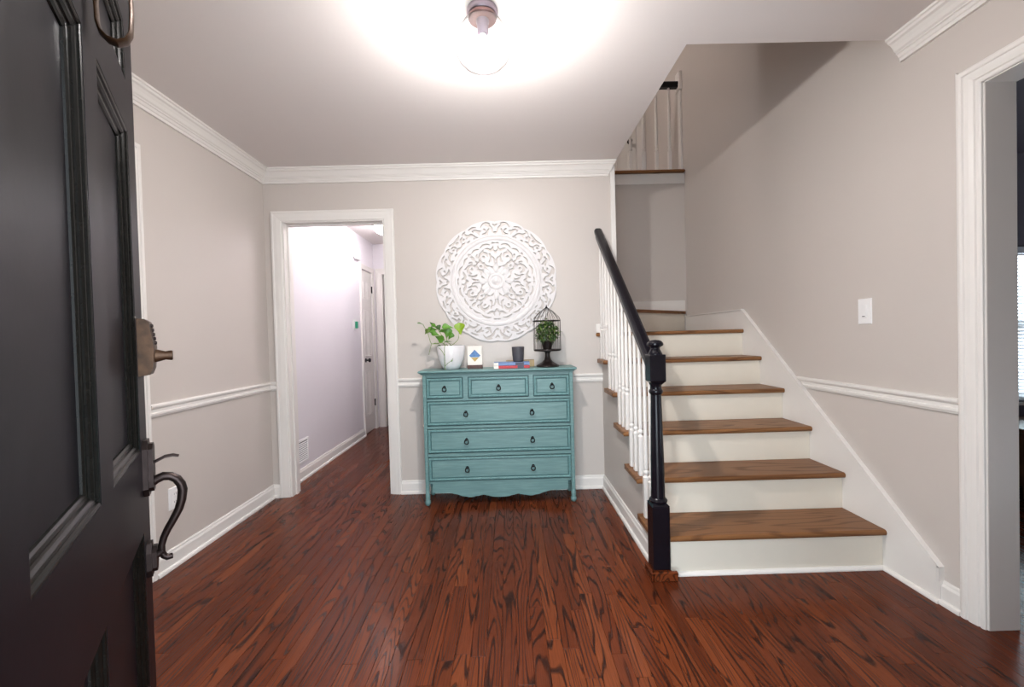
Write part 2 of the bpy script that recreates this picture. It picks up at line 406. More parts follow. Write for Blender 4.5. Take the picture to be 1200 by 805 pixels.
def trims():
    n = [0]
    def t(m, label, mat='trim', name=None, cat='trim'):
        if name is None:
            n[0] += 1; name = 'trim_%d' % n[0]
        return struct(m.build(name, mat), label, cat)
    t(MB().mould(CROWN, (XL, FY1, CE), X, Z, Y, D-FY1, b=(-1,0)), 'white crown moulding along the top of the left wall')
    t(MB().mould(CROWN, (XL, D, CE), -Y, Z, X, .775-XL, a=(1,0), b=(.7,0)), 'white crown moulding along the top of the back wall')
    t(MB().mould(CROWN, (XR, FY1, CE), -X, Z, Y, 1.909-FY1), 'white crown moulding ending at the stairwell opening')
    t(MB().mould(RAIL, (XL, 2.127, .806), X, Z, Y, D-2.127, b=(-1,0)), 'white chair rail on the left wall')
    t(MB().mould(RAIL, (-.829, D, .806), -Y, Z, X, XW+.829), 'white chair rail on the back wall behind the teal chest')
    t(MB().mould(RAIL, (XL, D, .806), -Y, Z, X, -1.7395-XL, a=(1,0)), 'short white chair rail stub beside the hall doorway')
    t(MB().mould(RAIL, (XR, 1.67, .806), -X, Z, Y, 2.545-1.67, b=(0,1.26)), 'white chair rail on the right wall meeting the stair skirt')
    # baseboards
    t(MB().mould(BASE, (XL, 2.127, 0), X, Z, Y, D-2.127, b=(-1,0)), 'white baseboard along the left wall', name='baseboard_left', cat='baseboard')
    t(MB().mould(BASE, (-.829, D, 0), -Y, Z, X, XW+.829, b=(-1,0)).mould(BASE, (XL, D, 0), -Y, Z, X, -1.7395-XL, a=(1,0)), 'white baseboard along the back wall behind the teal chest', name='baseboard_back', cat='baseboard')
    t(MB().mould(BASE, (XW, 2.062, 0), -X, Z, Y, D-2.062, b=(-1,0)), 'white baseboard along the side of the staircase', name='baseboard_stair', cat='baseboard')
    t(MB().mould(BASE, (XR, 1.667, 0), -X, Z, Y, .08), 'short white baseboard between stair skirt and right doorway', name='baseboard_right', cat='baseboard')
    t(MB().mould(BASE, (XH, D+WT, 0), X, Z, Y, 5.163-D-WT), 'white baseboard along the hallway wall', name='baseboard_hall', cat='baseboard')
    def casing(name, label, mk, jambs):
        e = empty(name); struct(e, label, 'door frame')
        for nm, m in mk: m.build(nm, 'trim', e)
        for m in jambs: m.build('jamb', 'trim', e)
    # hall doorway
    x0, x1, h = -1.664, -.9035, 2.0626
    casing('trim_20', 'white casing around the hallway doorway', [
        ('casing_board', MB().mould(CASE2, (x0, D, 0), -X, -Y, Z, h, b=(1,0))),
        ('casing_board', MB().mould(CASE2, (x1, D, 0), X, -Y, Z, h, b=(1,0))),
        ('casing_board', MB().mould(CASE2, (x0, D, h), Z, -Y, X, x1-x0, a=(-1,0), b=(1,0)))],
        [MB().box(x0-.004, x0+.012, D-.002, D+WT+.004, 0, h+.012).box(x0+.012, x0+.023, D+.045, D+.08, 0, h),
         MB().box(x1-.012, x1+.004, D-.002, D+WT+.004, 0, h+.012).box(x1-.023, x1-.012, D+.045, D+.08, 0, h),
         MB().box(x0+.012, x1-.012, D-.002, D+WT+.004, h-.008, h+.008).box(x0+.023, x1-.023, D+.045, D+.08, h-.02, h-.008)])
    # left wall doorway with closed door
    y0, y1, h = 1.235, 2.052, 2.077
    casing('trim_21', 'white casing on the left wall beside the open front door', [
        ('casing_board', MB().mould(CASE, (XL, y1, 0), Y, X, Z, h, b=(1,0))),
        ('casing_board', MB().mould(CASE, (XL, y0, 0), -Y, X, Z, h, b=(1,0))),
        ('casing_board', MB().mould(CASE, (XL, y0, h), Z, X, Y, y1-y0, a=(-1,0), b=(1,0)))], [])
    e = empty('door_3', (XL-.06, y0, 0)); struct(e, 'closed white door in the left wall behind the front door', 'door')
    MB().box(0, .035, .006, y1-y0-.006, .008, h-.005).build('door_slab', 'trim', e)
    for (a, b) in ((.12, .38), (.44, .70)):
        for (c, dd) in ((.25, .80), (1.0, 1.60), (1.70, 1.92)):
            MB().frame(a, b, c, dd, [(0, .034), (.008, .040), (.02, .037), (.03, .030), (.05, .037)], lambda p, q, hh: (hh, p, q)).build('door_panel', 'trim', e)
    # right opening
    y0, y1, h = .62, 1.586, 2.063
    casing('trim_22', 'wide white casing around the doorway on the right', [
        ('casing_board', MB().mould([(u*1.12, v) for u, v in CASE], (XR, y1, 0), Y, -X, Z, h, b=(1,0))),
        ('casing_board', MB().mould(CASE, (XR, y0, 0), -Y, -X, Z, h, b=(1,0))),
        ('casing_board', MB().mould([(u*1.0, v) for u, v in CASE], (XR, y0, h), Z, -X, Y, y1-y0, a=(-1,0), b=(1.12,0)))],
        [MB().box(XR-.002, XR+WT+.002, y1-.004, y1+.012, 0, h+.012), MB().box(XR-.002, XR+WT+.002, y0-.012, y0+.004, 0, h+.012), MB().box(XR-.002, XR+WT+.002, y0, y1, h-.004, h+.012)])
    # hall closet casing + end doorway
    y0, y1, h = 5.225, 5.622, 2.04
    casing('trim_23', 'white casing around the narrow hallway closet door', [
        ('casing_board', MB().mould([(u*.8, v) for u, v in CASE2], (XH, y1, 0), Y, X, Z, h, b=(1,0))),
        ('casing_board', MB().mould([(u*.8, v) for u, v in CASE2], (XH, y0, 0), -Y, X, Z, h, b=(1,0))),
        ('casing_board', MB().mould([(u*.8, v) for u, v in CASE2], (XH, y0, h), Z, X, Y, y1-y0, a=(-1,0), b=(1,0)))], [])
    x0, x1, h = -1.668, -.95, 2.035
    casing('trim_24', 'white casing around the doorway at the far end of the hallway', [
        ('casing_board', MB().mould(CASE2, (x0, HEND, 0), -X, -Y, Z, h, b=(1,0))),
        ('casing_board', MB().mould(CASE2, (x1, HEND, 0), X, -Y, Z, h, b=(1,0))),
        ('casing_board', MB().mould(CASE2, (x0, HEND, h), Z, -Y, X, x1-x0, a=(-1,0), b=(1,0)))],
        [MB().box(x0-.004, x0+.012, HEND-.002, HEND+.114, 0, h+.01), MB().box(x1-.012, x1+.004, HEND-.002, HEND+.114, 0, h+.01), MB().box(x0, x1, HEND-.002, HEND+.114, h-.004, h+.01)])
    # corner strip at the stairwell edge of the back wall, its return up the opening
    t(MB().box(XO-.030, XO+.004, D-.012, D+.006, 6*RISE+.002, CE-.02, .002).box(XO-.002, XO+.004, D+.006, D+WT, 6*RISE+.002, CE+.2), 'white corner strip where the back wall meets the stairwell')
    # front door frame
    casing('trim_25', 'frame of the open entrance doorway', [('casing_board', MB().mould(CASE, (.5, FY1, 0), X, Y, Z, 2.06, b=(1,0)))],
        [MB().box(.49, .509, FY0-.005, FY1+.005, 0, 2.075), MB().box(-.434, -.422, FY0-.005, FY1+.005, 0, 2.075), MB().box(-.422, .49, FY0-.005, FY1+.005, 2.055, 2.072)])
    # landing fascia
    t(MB().box(-1.0, XR, FARY-.012, FARY, 2.637, 2.735, .002), 'white fascia board under the upper landing')
    # skirt on stairwell far wall
    t(MB().box(XO, XR-.02, FARY-.016, FARY, 7*RISE, 7*RISE+.108, .002), 'white skirt board on the far wall of the stairwell')
trims()

# ------------------------------------------------------------------ staircase
def staircase():
    e = tag(empty('staircase', (XW, Z1, 0)), 'oak and white painted staircase rising along the right wall', 'staircase')
    def B(m, n, mat, label=None):
        o = m.build(n, mat, e, label); o.location = (-XW, -Z1, 0); return o
    th = .028
    def nose(y, z, y1, x0, x1):
        """tread with rounded front and rounded left return"""
        pr = [(y+.010, z-th), (y+.003, z-th+.004), (y, z-th*.55), (y, z-th*.4), (y+.003, z-.004), (y+.010, z), (y1, z), (y1, z-th)]
        m = MB(); n = len(pr)
        lx = {0: .010, 1: .003, 2: 0, 3: 0, 4: .003, 5: .010, 6: .010, 7: .010}
        L = [(x0+lx[i], p[0], p[1]) for i, p in enumerate(pr)]; Rr = [(x1, p[0], p[1]) for p in pr]
        m.add(L+Rr, [tuple(range(n))[::-1], tuple(range(n, 2*n))] + [(i, (i+1)%n, (i+1)%n+n, i+n) for i in range(n)])
        return m
    for i in range(1, 6):
        y = Z1+(i-1)*RUN; z = i*RISE
        B(nose(y, z, min(y+RUN+.032, D-.001), XT, XR-.0205), 'tread', 'tread_wood')
        B(MB().box(XW+.02, XR-.0205, y+.025, y+.04, z-RISE+.001, z-th, 0), 'riser', 'riser')
    y6, z6 = D-.022, 6*RISE
    B(MB().box(XW+.02, XR-.0205, y6+.0215, y6+.035, z6-RISE+.001, z6-th), 'riser', 'riser')
    # winders: corner tread, diagonal tread, then the upper flight to the left
    B(nose(y6, z6, y6+.0215, XT, XR-.0205), 'tread', 'tread_wood')
    B(MB().prism([(XO+.005, D), (XR-.02, D), (XR-.02, FARY), (1.6, FARY), (XO+.005, D+.23)], XY, z6-th, z6-.0005), 'tread', 'tread_wood')
    z7 = 7*RISE
    a, b = Vector((XO+.005, D+.20, 0)), Vector((XR-.0205, FARY-.02, 0)); dr = (b-a).normalized(); nn = Vector((-dr.y, dr.x, 0))
    B(MB().prism([(a.x, a.y), (b.x, b.y), (b.x, FARY-.001), (a.x, FARY-.001)], XY, z7-th, z7), 'tread', 'tread_wood')
    p = [a+nn*.03, b+nn*.03, b+nn*.045, a+nn*.045]
    B(MB().prism([(XO+.005, p[0].y+.005), (XR-.021, p[1].y), (XR-.021, p[1].y+.005), (XO+.005, p[3].y+.01)], XY, z6, z7-th), 'riser', 'riser')
    for k in range(6):
        x = XO-.02-k*RUN; z = (8+k)*RISE
        if z > UP-.05: break
        B(MB().box(x-RUN-.03, x, D+WT+.002, FARY-.018, z-th, z, .006), 'tread', 'tread_wood')
        B(MB().box(x-.04, x-.025, D+WT+.002, FARY-.018, z-RISE, z-th), 'riser', 'riser')
    # wall skirt with a bead on its upper edge
    sl = (1.326-.155)/(3.222-1.746)
    poly = [(1.746, 0), (4.232, 0), (4.232, 1.326), (3.222, 1.326), (1.746, .155)]
    B(MB().prism(poly, YZ, XR-.02, XR-.0005), 'skirt_board', 'trim')
    bead = MB()
    for (p0, p1) in (((1.746, .098), (1.746, .155)), ((1.746, .155), (3.222, 1.326)), ((3.222, 1.326), (4.232, 1.326))):
        d = Vector((0, p1[0]-p0[0], p1[1]-p0[1])); L = d.length; d.normalize(); nrm = Vector((0, d.z, -d.y))
        bead.mould([(0,0),(.006,0),(.006,.010),(.003,.014),(0,.014)], (XR-.02, p0[0], p0[1]), -X, nrm, d, L)
    B(bead, 'skirt_bead', 'trim')
    B(MB().mould([(0,0),(.016,0),(.016,.006),(.012,.013),(.006,.017),(0,.018)], (XW+.05, Z1+.025, 0), -Y, Z, X, XR-.02-XW-.05), 'shoe_moulding', 'trim')
    B(MB().mould([(0,0),(.014,0),(.014,.006),(.010,.013),(.005,.017),(0,.018)], (XR-.02, 1.746, 0), -X, Z, Y, Z1+.025-1.746), 'shoe_moulding', 'trim')
    B(MB().box(XT+.004, XT+.040, D-.016, D-.001, z6+.001, z6+.068, .003), 'end_block', 'trim')
staircase()

def railing():
    e = tag(empty('stair_railing', (.698, 2.022, 0)), 'black newel post and sloping black handrail with white turned balusters', 'railing')
    def B(m, n, mat, par=None, label=None):
        o = m.build(n, mat, par or e, label)
        if par is None: o.location = (-.698, -2.022, 0)
        return o
    c = (.698, 2.022, 0); q = math.sqrt(2)
    nm = MB(); w = .0375
    nm.box(c[0]-.041, c[0]+.041, c[1]-.041, c[1]+.041, .045, .345, .004)
    nm.lathe([(.041*q, .345), (.030*q, .358)], c, 4, False, math.pi/4)
    nm.lathe([(.034, .352), (.041, .358), (.043, .366), (.038, .373), (.033, .378), (.0325, .40), (.031, .55), (.027, .75), (.0245, .862), (.025, .870), (.031, .876), (.033, .884), (.031, .891), (.0265, .896), (.026, .912), (.032, .922)], c, 24)
    nm.lathe([(.026, .914), (.037*q, .935)], c, 4, False, math.pi/4)
    nm.box(c[0]-w, c[0]+w, c[1]-w, c[1]+w, .934, 1.060, .003)
    nm.lathe([(.034, 1.058), (.033, 1.064), (.028, 1.074), (.023, 1.084), (.0215, 1.091), (.027, 1.096), (.036, 1.101), (.0385, 1.107), (.037, 1.115), (.030, 1.123), (.018, 1.128), (0, 1.130)], c, 24)
    nw = B(nm, 'newel_post', 'black_paint', None, 'glossy black square and turned newel post')
    B(MB().box(c[0]-.054, c[0]+.068, c[1]-.060, c[1]-.041, 0, .044, .004).box(c[0]-.056, c[0]-.041, c[1]-.06, c[1]+.05, 0, .044, .004).box(c[0]-.041, c[0]+.041, c[1]-.041, c[1]+.041, 0, .045), 'newel_plinth', 'floor_wood', None, 'brown wooden plinth')
    # handrail
    y0, y1 = 2.058, D-.002
    def rz(y): return 1.902-.80*(3.19-y)          # centre line
    d = Vector((0, 1, .80)).normalized(); nrm = Vector((0, -d.z, d.y))
    prof = [(-.022,-.030),(.022,-.030),(.024,-.016),(.019,-.010),(.030,.000),(.031,.014),(.026,.024),(.014,.030),(-.014,.030),(-.026,.024),(-.031,.014),(-.030,.000),(-.019,-.010),(-.024,-.016)]
    m = MB(); n = len(prof)
    vs = []
    for yy in (y0, y1):
        for (u, v) in prof:
            p = Vector((.700+u, yy, rz(yy))) + nrm*v
            k = (yy-p.y)/d.y; vs.append(p+d*k)
    m.add(vs, [tuple(range(n))[::-1], tuple(range(n, 2*n))] + [(i, (i+1)%n, (i+1)%n+n, i+n) for i in range(n)])
    B(m, 'handrail', 'black_paint', None, 'sloping black handrail')
    # balusters
    for i in range(1, 6):
        for k in range(3):
            if i == 1 and k == 0: continue
            y = Z1+(i-1)*RUN+.062+k*RUN/3; z = i*RISE; t = rz(y)-.030*1.28-z; x = .706
            m = MB(); s = .0155
            m.box(x-s, x+s, y-s, y+s, z, z+.215, .002)
            m.lathe([(.0150, z+.213), (.0105, z+.221), (.010, z+.227), (.0145, z+.233), (.0155, z+.239), (.0145, z+.245), (.0090, z+.251), (.0110, z+.257), (.0112, z+.262), (.0118, z+.275), (.0120, z+.33), (.0105, z+.5), (.0088, z+t-.04), (.0088, z+t+.02)], (x, y, 0), 12)
            B(m, 'baluster', 'trim')
railing()

def landing():
    e = tag(empty('landing_railing', (1.4, FARY+.05, UP)), 'upstairs landing railing with white balusters and dark rail above stairwell', 'railing')
    def B(m, n, mat, label=None):
        o = m.build(n, mat, e, label); o.location = (-1.4, -FARY-.05, -UP); return o
    B(MB().box(-.6, XR-.001, FARY-.035, FARY+.11, UP+.0005, UP+.028, .008), 'landing_nosing', 'tread_wood', 'dark wooden landing edge')
    z0 = UP+.028
    for k in range(13):
        x = 1.673-.131*k
        m = MB(); s = .0155; y = FARY+.05
        m.box(x-s, x+s, y-s, y+s, z0, z0+.21, .002)
        m.lathe([(.015, z0+.208), (.011, z0+.22), (.0165, z0+.232), (.0105, z0+.246), (.0155, z0+.27), (.0135, z0+.5), (.0105, z0+.84)], (x, y, 0), 10)
        B(m, 'baluster', 'trim')
    m = MB(); y = FARY+.05
    m.mould([(-.022,-.03),(.022,-.03),(.024,-.014),(.03,0),(.031,.014),(.024,.026),(-.024,.026),(-.031,.014),(-.03,0),(-.024,-.014)], (-.6, y, 3.636), Y, Z, X, 1.762+.6)
    B(m, 'handrail', 'black_paint', 'dark handrail')
    m = MB(); m.box(XR-.034, XR-.001, y-.045, y+.045, 3.575, 3.755, .003)
    B(m, 'rail_block', 'trim'); 
    m = MB(); m.box(XR-.022, XR-.001, y-.028, y+.028, z0+.07, 3.575, .002).box(XR-.026, XR-.001, y-.034, y+.034, z0, z0+.07, .002)
    B(m, 'half_post', 'trim')
    # upstairs door + added fill dome
    d = empty('door_4', (1.02, 5.36, UP)); struct(d, 'grey white door upstairs behind the landing balusters', 'door')
    MB().box(0, .64, -.02, -.001, .005, 2.04).build('door_slab', 'trim', d)
    for (a, b) in ((.09, .29), (.35, .55)):
        for (c, dd) in ((.2, .8), (.95, 1.6), (1.7, 1.93)):
            MB().frame(a, b, c, dd, [(0, .02), (.008, .026), (.02, .022), (.03, .012), (.05, .018)], lambda p, q, h: (p, -h, q)).build('door_panel', 'trim', d)
    MB().lathe([(.028, 0), (.028, -.008), (.010, -.012), (.010, -.035), (.024, -.045), (.026, -.055), (.018, -.066), (0, -.068)], (.555, -.021, .80), 16, axis=1).build('door_knob', 'bronze', d)
    MB().box(.645, .72, -.022, -.001, 0, 2.12, .003).box(-.08, -.005, -.022, -.001, 0, 2.12, .003).box(-.005, .645, -.022, -.001, 2.045, 2.12, .003).build('casing', 'trim', d)
    l = tag(empty('ceiling_dome_lamp', (-.25, 3.72, 5.2)), 'added unseen dome lamp brightening the stairwell from above the upper flight', 'lamp')  # invented lamp out of view, added to lift the stairwell walls
    MB().lathe([(.14, 0), (.145, -.012), (.135, -.025)], (0,0,0), 24).build('lamp_base', 'nickel', l)
    MB().lathe([(.132, -.02), (.125, -.05), (.10, -.08), (.06, -.10), (0, -.107)], (0,0,0), 24).build('lamp_dome', 'up_fill_dome', l)
landing()

# ------------------------------------------------------------------ front door
def front_door():
    a = .591
    # local: x from free edge to hinge, y out of the exterior face, z up
    e = empty('door_1', (-.934, 1.10, 0)); struct(e, 'open dark brown six panel front door with bronze hardware', 'door')
    e.rotation_euler = (0, 0, -(math.pi/2-a))
    # local x -> (sin a, -cos a): rotation of -(pi/2 - a); then local y -> (cos a, sin a)
    W_, H, T = .914, 2.03, .044
    s, w, mm = .101, .308, .096
    cols = [(s, s+w), (s+w+mm, s+2*w+mm)]
    rows = [(.24, .719), (.913, 1.67), (1.785, 1.925)]
    m = MB(); m.box(0, W_, -T, -.020, .012, H)
    xs = [(0, s), (s+w, s+w+mm), (s+2*w+mm, W_)]
    for x0, x1 in xs: m.box(x0, x1, -.020, 0, .012, H)
    zs = [(.012, .24), (.719, .913), (1.67, 1.785), (1.925, H)]
    for x0, x1 in cols:
        for z0, z1 in zs: m.box(x0, x1, -.020, 0, z0, z1)
    m.build('door_slab', 'door_paint', e)
    prof = [(0, -.0005), (.003, -.0008), (.006, -.002), (.0075, -.0048), (.009, -.0050), (.013, -.0058), (.0165, -.0090), (.018, -.0118), (.0205, -.0120), (.025, -.0128), (.028, -.0155), (.0295, -.0190)]
    for x0, x1 in cols:
        for z0, z1 in rows:
            p = MB().frame(x0, x1, z0, z1, [(.026, -.0198), (.027, -.0186)], lambda u, v, h: (u, h, v)).build('door_panel', 'door_paint', e)
            MB().frame(x0, x1, z0, z1, prof, lambda u, v, h: (u, h, v), False).build('panel_moulding', 'door_glaze', p)
    # keypad deadbolt
    x = .058
    k = MB(); pts = [(0, 1.090), (.022, 1.094), (.028, 1.110), (.031, 1.160), (.022, 1.222), (.014, 1.229), (0, 1.230)]
    k.prism(pts, lambda p, d: (d, p[0], p[1]), x-.032, x+.032)
    lock = k.build('keypad_deadbolt', 'brass_aged', e, 'aged bronze keypad deadbolt with thumb knob')
    MB().lathe([(.017, .026), (.015, .036), (.0105, .050), (.0125, .060), (.0115, .064), (0, .064)], (x, 0, 1.139), 16, axis=1, scale=(.8, 1)).build('turn_knob', 'brass_aged', lock)
    for i in range(5):
        MB().lathe([(.0045, 0), (.0045, .004), (.003, .0055), (0, .0055)], (x, .0226+.0015*i, 1.213-i*.0105), 10, axis=1).build('key_button', 'bronze', lock)
    # handle set
    pl = MB()
    def plate(z0, z1, wd):
        c = .010
        pl.prism([(x-wd, z0+c*2), (x-wd*.5, z0), (x+wd*.5, z0), (x+wd, z0+c*2), (x+wd, z1-c*2), (x+wd*.5, z1), (x-wd*.5, z1), (x-wd, z1-c*2)], XZ, 0, .010)
        pl.prism([(x-wd*.75, z0+c*2.2), (x-wd*.3, z0+c), (x+wd*.3, z0+c), (x+wd*.75, z0+c*2.2), (x+wd*.75, z1-c*2.2), (x+wd*.3, z1-c), (x-wd*.3, z1-c), (x-wd*.75, z1-c*2.2)], XZ, .010, .019)
    plate(.797, .934, .030); plate(.598, .680, .026)
    hs = pl.build('handle_plates', 'bronze', e, 'dark bronze handle back plates')
    g = [(.010, .824), (.022, .832), (.036, .837), (.050, .834), (.062, .825), (.070, .810), (.073, .795), (.070, .770), (.064, .748), (.052, .724), (.040, .702), (.032, .684), (.027, .664), (.027, .648), (.031, .638), (.038, .632), (.048, .633)]
    rs = [.011, .011, .011, .0105, .0105, .0105, .0105, .010, .0095, .009, .0085, .008, .0075, .0075, .0075, .0075, .007]
    MB().tube([(x, p, q) for p, q in g], rs, 12, up=(1, 0, 0)).build('grip', 'bronze', e, 'curved dark bronze pull handle')
    MB().tube([(x, .010, .640), (x, .030, .652)], .009, 10).build('grip_mount', 'bronze', e)
    MB().tube([(x, .012, .872), (x, .026, .879), (x, .040, .886), (x, .056, .887), (x, .068, .883)], [.009, .010, .010, .010, .008], 10, flat=.38, up=(1, 0, 0)).build('thumb_latch', 'bronze', e)
    # knocker
    xk = s+w+mm/2; g = [(.004, 1.86), (.012, 1.85), (.012, 1.79), (.010, 1.74), (.011, 1.705), (.015, 1.690), (.024, 1.681), (.036, 1.679), (.047, 1.686), (.053, 1.700), (.055, 1.73), (.055, 1.76), (.052, 1.80), (.040, 1.835), (.020, 1.85)]
    kn = MB(); kn.tube([(xk, p, q) for p, q in g], .013, 12, flat=.24, up=(1, 0, 0))
    kk = kn.build('knocker', 'brass_aged', e, 'aged bronze door knocker loop')
    MB().box(xk-.03, xk+.03, 0, .008, 1.815, 1.895, .004).build('knocker_plate', 'brass_aged', kk)
front_door()

# ------------------------------------------------------------------ chest of drawers
def chest():
    cx, y0, y1 = -.078, 2.955, 3.182
    e = tag(empty('dresser', (cx, (y0+y1)/2, 0)), 'teal distressed painted dresser with six drawers and scalloped apron', 'dresser')
    def B(m, n, mat, par=None, label=None):
        o = m.build(n, mat, par or e, label)
        if par is None: o.location = (-cx, -(y0+y1)/2, 0)
        return o
    xl, xr = -.600, .444
    B(MB().box(xl+.03, xr-.03, y0+.020, y1, .13, .914), 'case', 'teal_glaze')
    # face frame
    rows = [(.745, .889), (.556, .725), (.365, .533), (.170, .337)]
    m = MB(); yf = y0+.004
    g = .0025
    m.box(xl+.0235, xr-.0235, yf, y0+.022, .889+g, .915)
    for a, b in ((.725, .745), (.533, .556), (.337, .365), (.150, .170)): m.box(xl+.0235, xr-.0235, yf, y0+.022, a+g, b-g)
    for a, b in ((-.322, -.285), (.135, .168)): m.box(a+g, b-g, yf, y0+.022, .745-g, .889+g)
    B(m, 'face_frame', 'teal')
    for sx, x in ((-1, xl), (1, xr)):
        B(MB().box(min(x, x-sx*.012), max(x, x-sx*.012), y0+.02, y1-.02, .12, .914), 'side_panel', 'teal')
    q = math.sqrt(2)
    for x in (xl+.0125, xr-.0125):
        for y in (y0+.0125, y1-.0125):
            m = MB(); m.box(x-.0125, x+.0125, y-.0125, y+.0125, .085, .914, .003)
            m.lathe([(.0125, .088), (.016, .080), (.0175, .068), (.0165, .052), (.0155, .036), (.020, .026), (.021, .016), (.016, .006), (.012, 0)], (x, y, 0), 14)
            B(m, 'leg', 'teal')
    # apron
    pts = []
    for i in range(61):
        t = -1+i/30; xx = cx + t*.472; u = abs(t)*.472
        key = [(0, .047), (.05, .049), (.09, .059), (.12, .066), (.16, .058), (.21, .050), (.26, .058), (.31, .074), (.36, .085), (.40, .084), (.43, .086), (.472, .088)]
        for (a, va), (b, vb) in zip(key, key[1:]):
            if a <= u <= b+1e-6:
                f = (u-a)/(b-a); f = f*f*(3-2*f); z = va+(vb-va)*f; break
        pts.append((xx, z))
    m = MB(); yy0, yy1 = y0+.006, y0+.022
    vs = []; n = len(pts)
    for y in (yy0, yy1):
        vs += [(p[0], y, p[1]) for p in pts] + [(p[0], y, .168) for p in pts]
    fs = []
    for i in range(n-1):
        fs += [(i, i+1, n+i+1, n+i), (2*n+i, 3*n+i, 3*n+i+1, 2*n+i+1), (i, 2*n+i, 2*n+i+1, i+1)]
    m.add(vs, fs); B(m, 'apron', 'teal')
    # top
    m = MB(); TX0, TX1, TY0 = -.626, .469, 2.928
    for z0, z1, ins in ((.913, .921, .014), (.921, .926, .007), (.926, .940, 0)):
        m.box(TX0+ins, TX1-ins, TY0+ins, y1+.003, z0, z1, .003)
    B(m, 'top', 'teal')
    # drawers
    dr = [(-.576, -.322, 0, [-.449]), (-.285, .135, 0, [-.074]), (.168, .420, 0, [.297])] + [(-.575, .420, k, [-.305, .153]) for k in (1, 2, 3)]
    for (x0, x1, k, pulls) in dr:
        z0, z1 = rows[k]
        gp = .004; x0 += gp; x1 -= gp; z0 += gp; z1 -= gp
        d = B(MB().frame(x0, x1, z0, z1, [(0, -.03), (0, .004), (.016, .004), (.016, -.0035), (.024, -.001)], lambda u, v, h: (u, y0-h, v)), 'drawer', 'teal')
        fr = MB().frame(x0, x1, z0, z1, [(.0002, .002), (.0005, .0045), (.002, .006), (.005, .0075), (.011, .0075), (.0145, .004), (.0165, -.0034), (.019, -.003)], lambda u, v, h: (u, y0-h, v), False)
        fr.build('drawer_edge', 'teal_edge', d)
        gl = MB().frame(x0, x1, z0, z1, [(.0168, -.0032), (.0205, -.0018)], lambda u, v, h: (u, y0-h-.0002, v), False); gl.build('glaze_line', 'teal_glaze', d)
        for px in pulls:
            pz = (z0+z1)/2
            mm = MB(); mm.lathe([(.010, 0), (.010, -.003), (.008, -.006), (.0055, -.012), (.0065, -.018), (0, -.02)], (px, y0, pz+.008), 14, axis=1)
            ring = [(px+.0135*math.sin(t)*(1.0+.12*math.cos(t)), y0-.012, pz-.007-.0165*math.cos(t)) for t in [2*math.pi*i/20 for i in range(20)]]
            mm.tube(ring, .0034, 8, closed=True)
            mm.build('ring_pull', 'pull_metal', d)
chest()
TOPZ = .9402

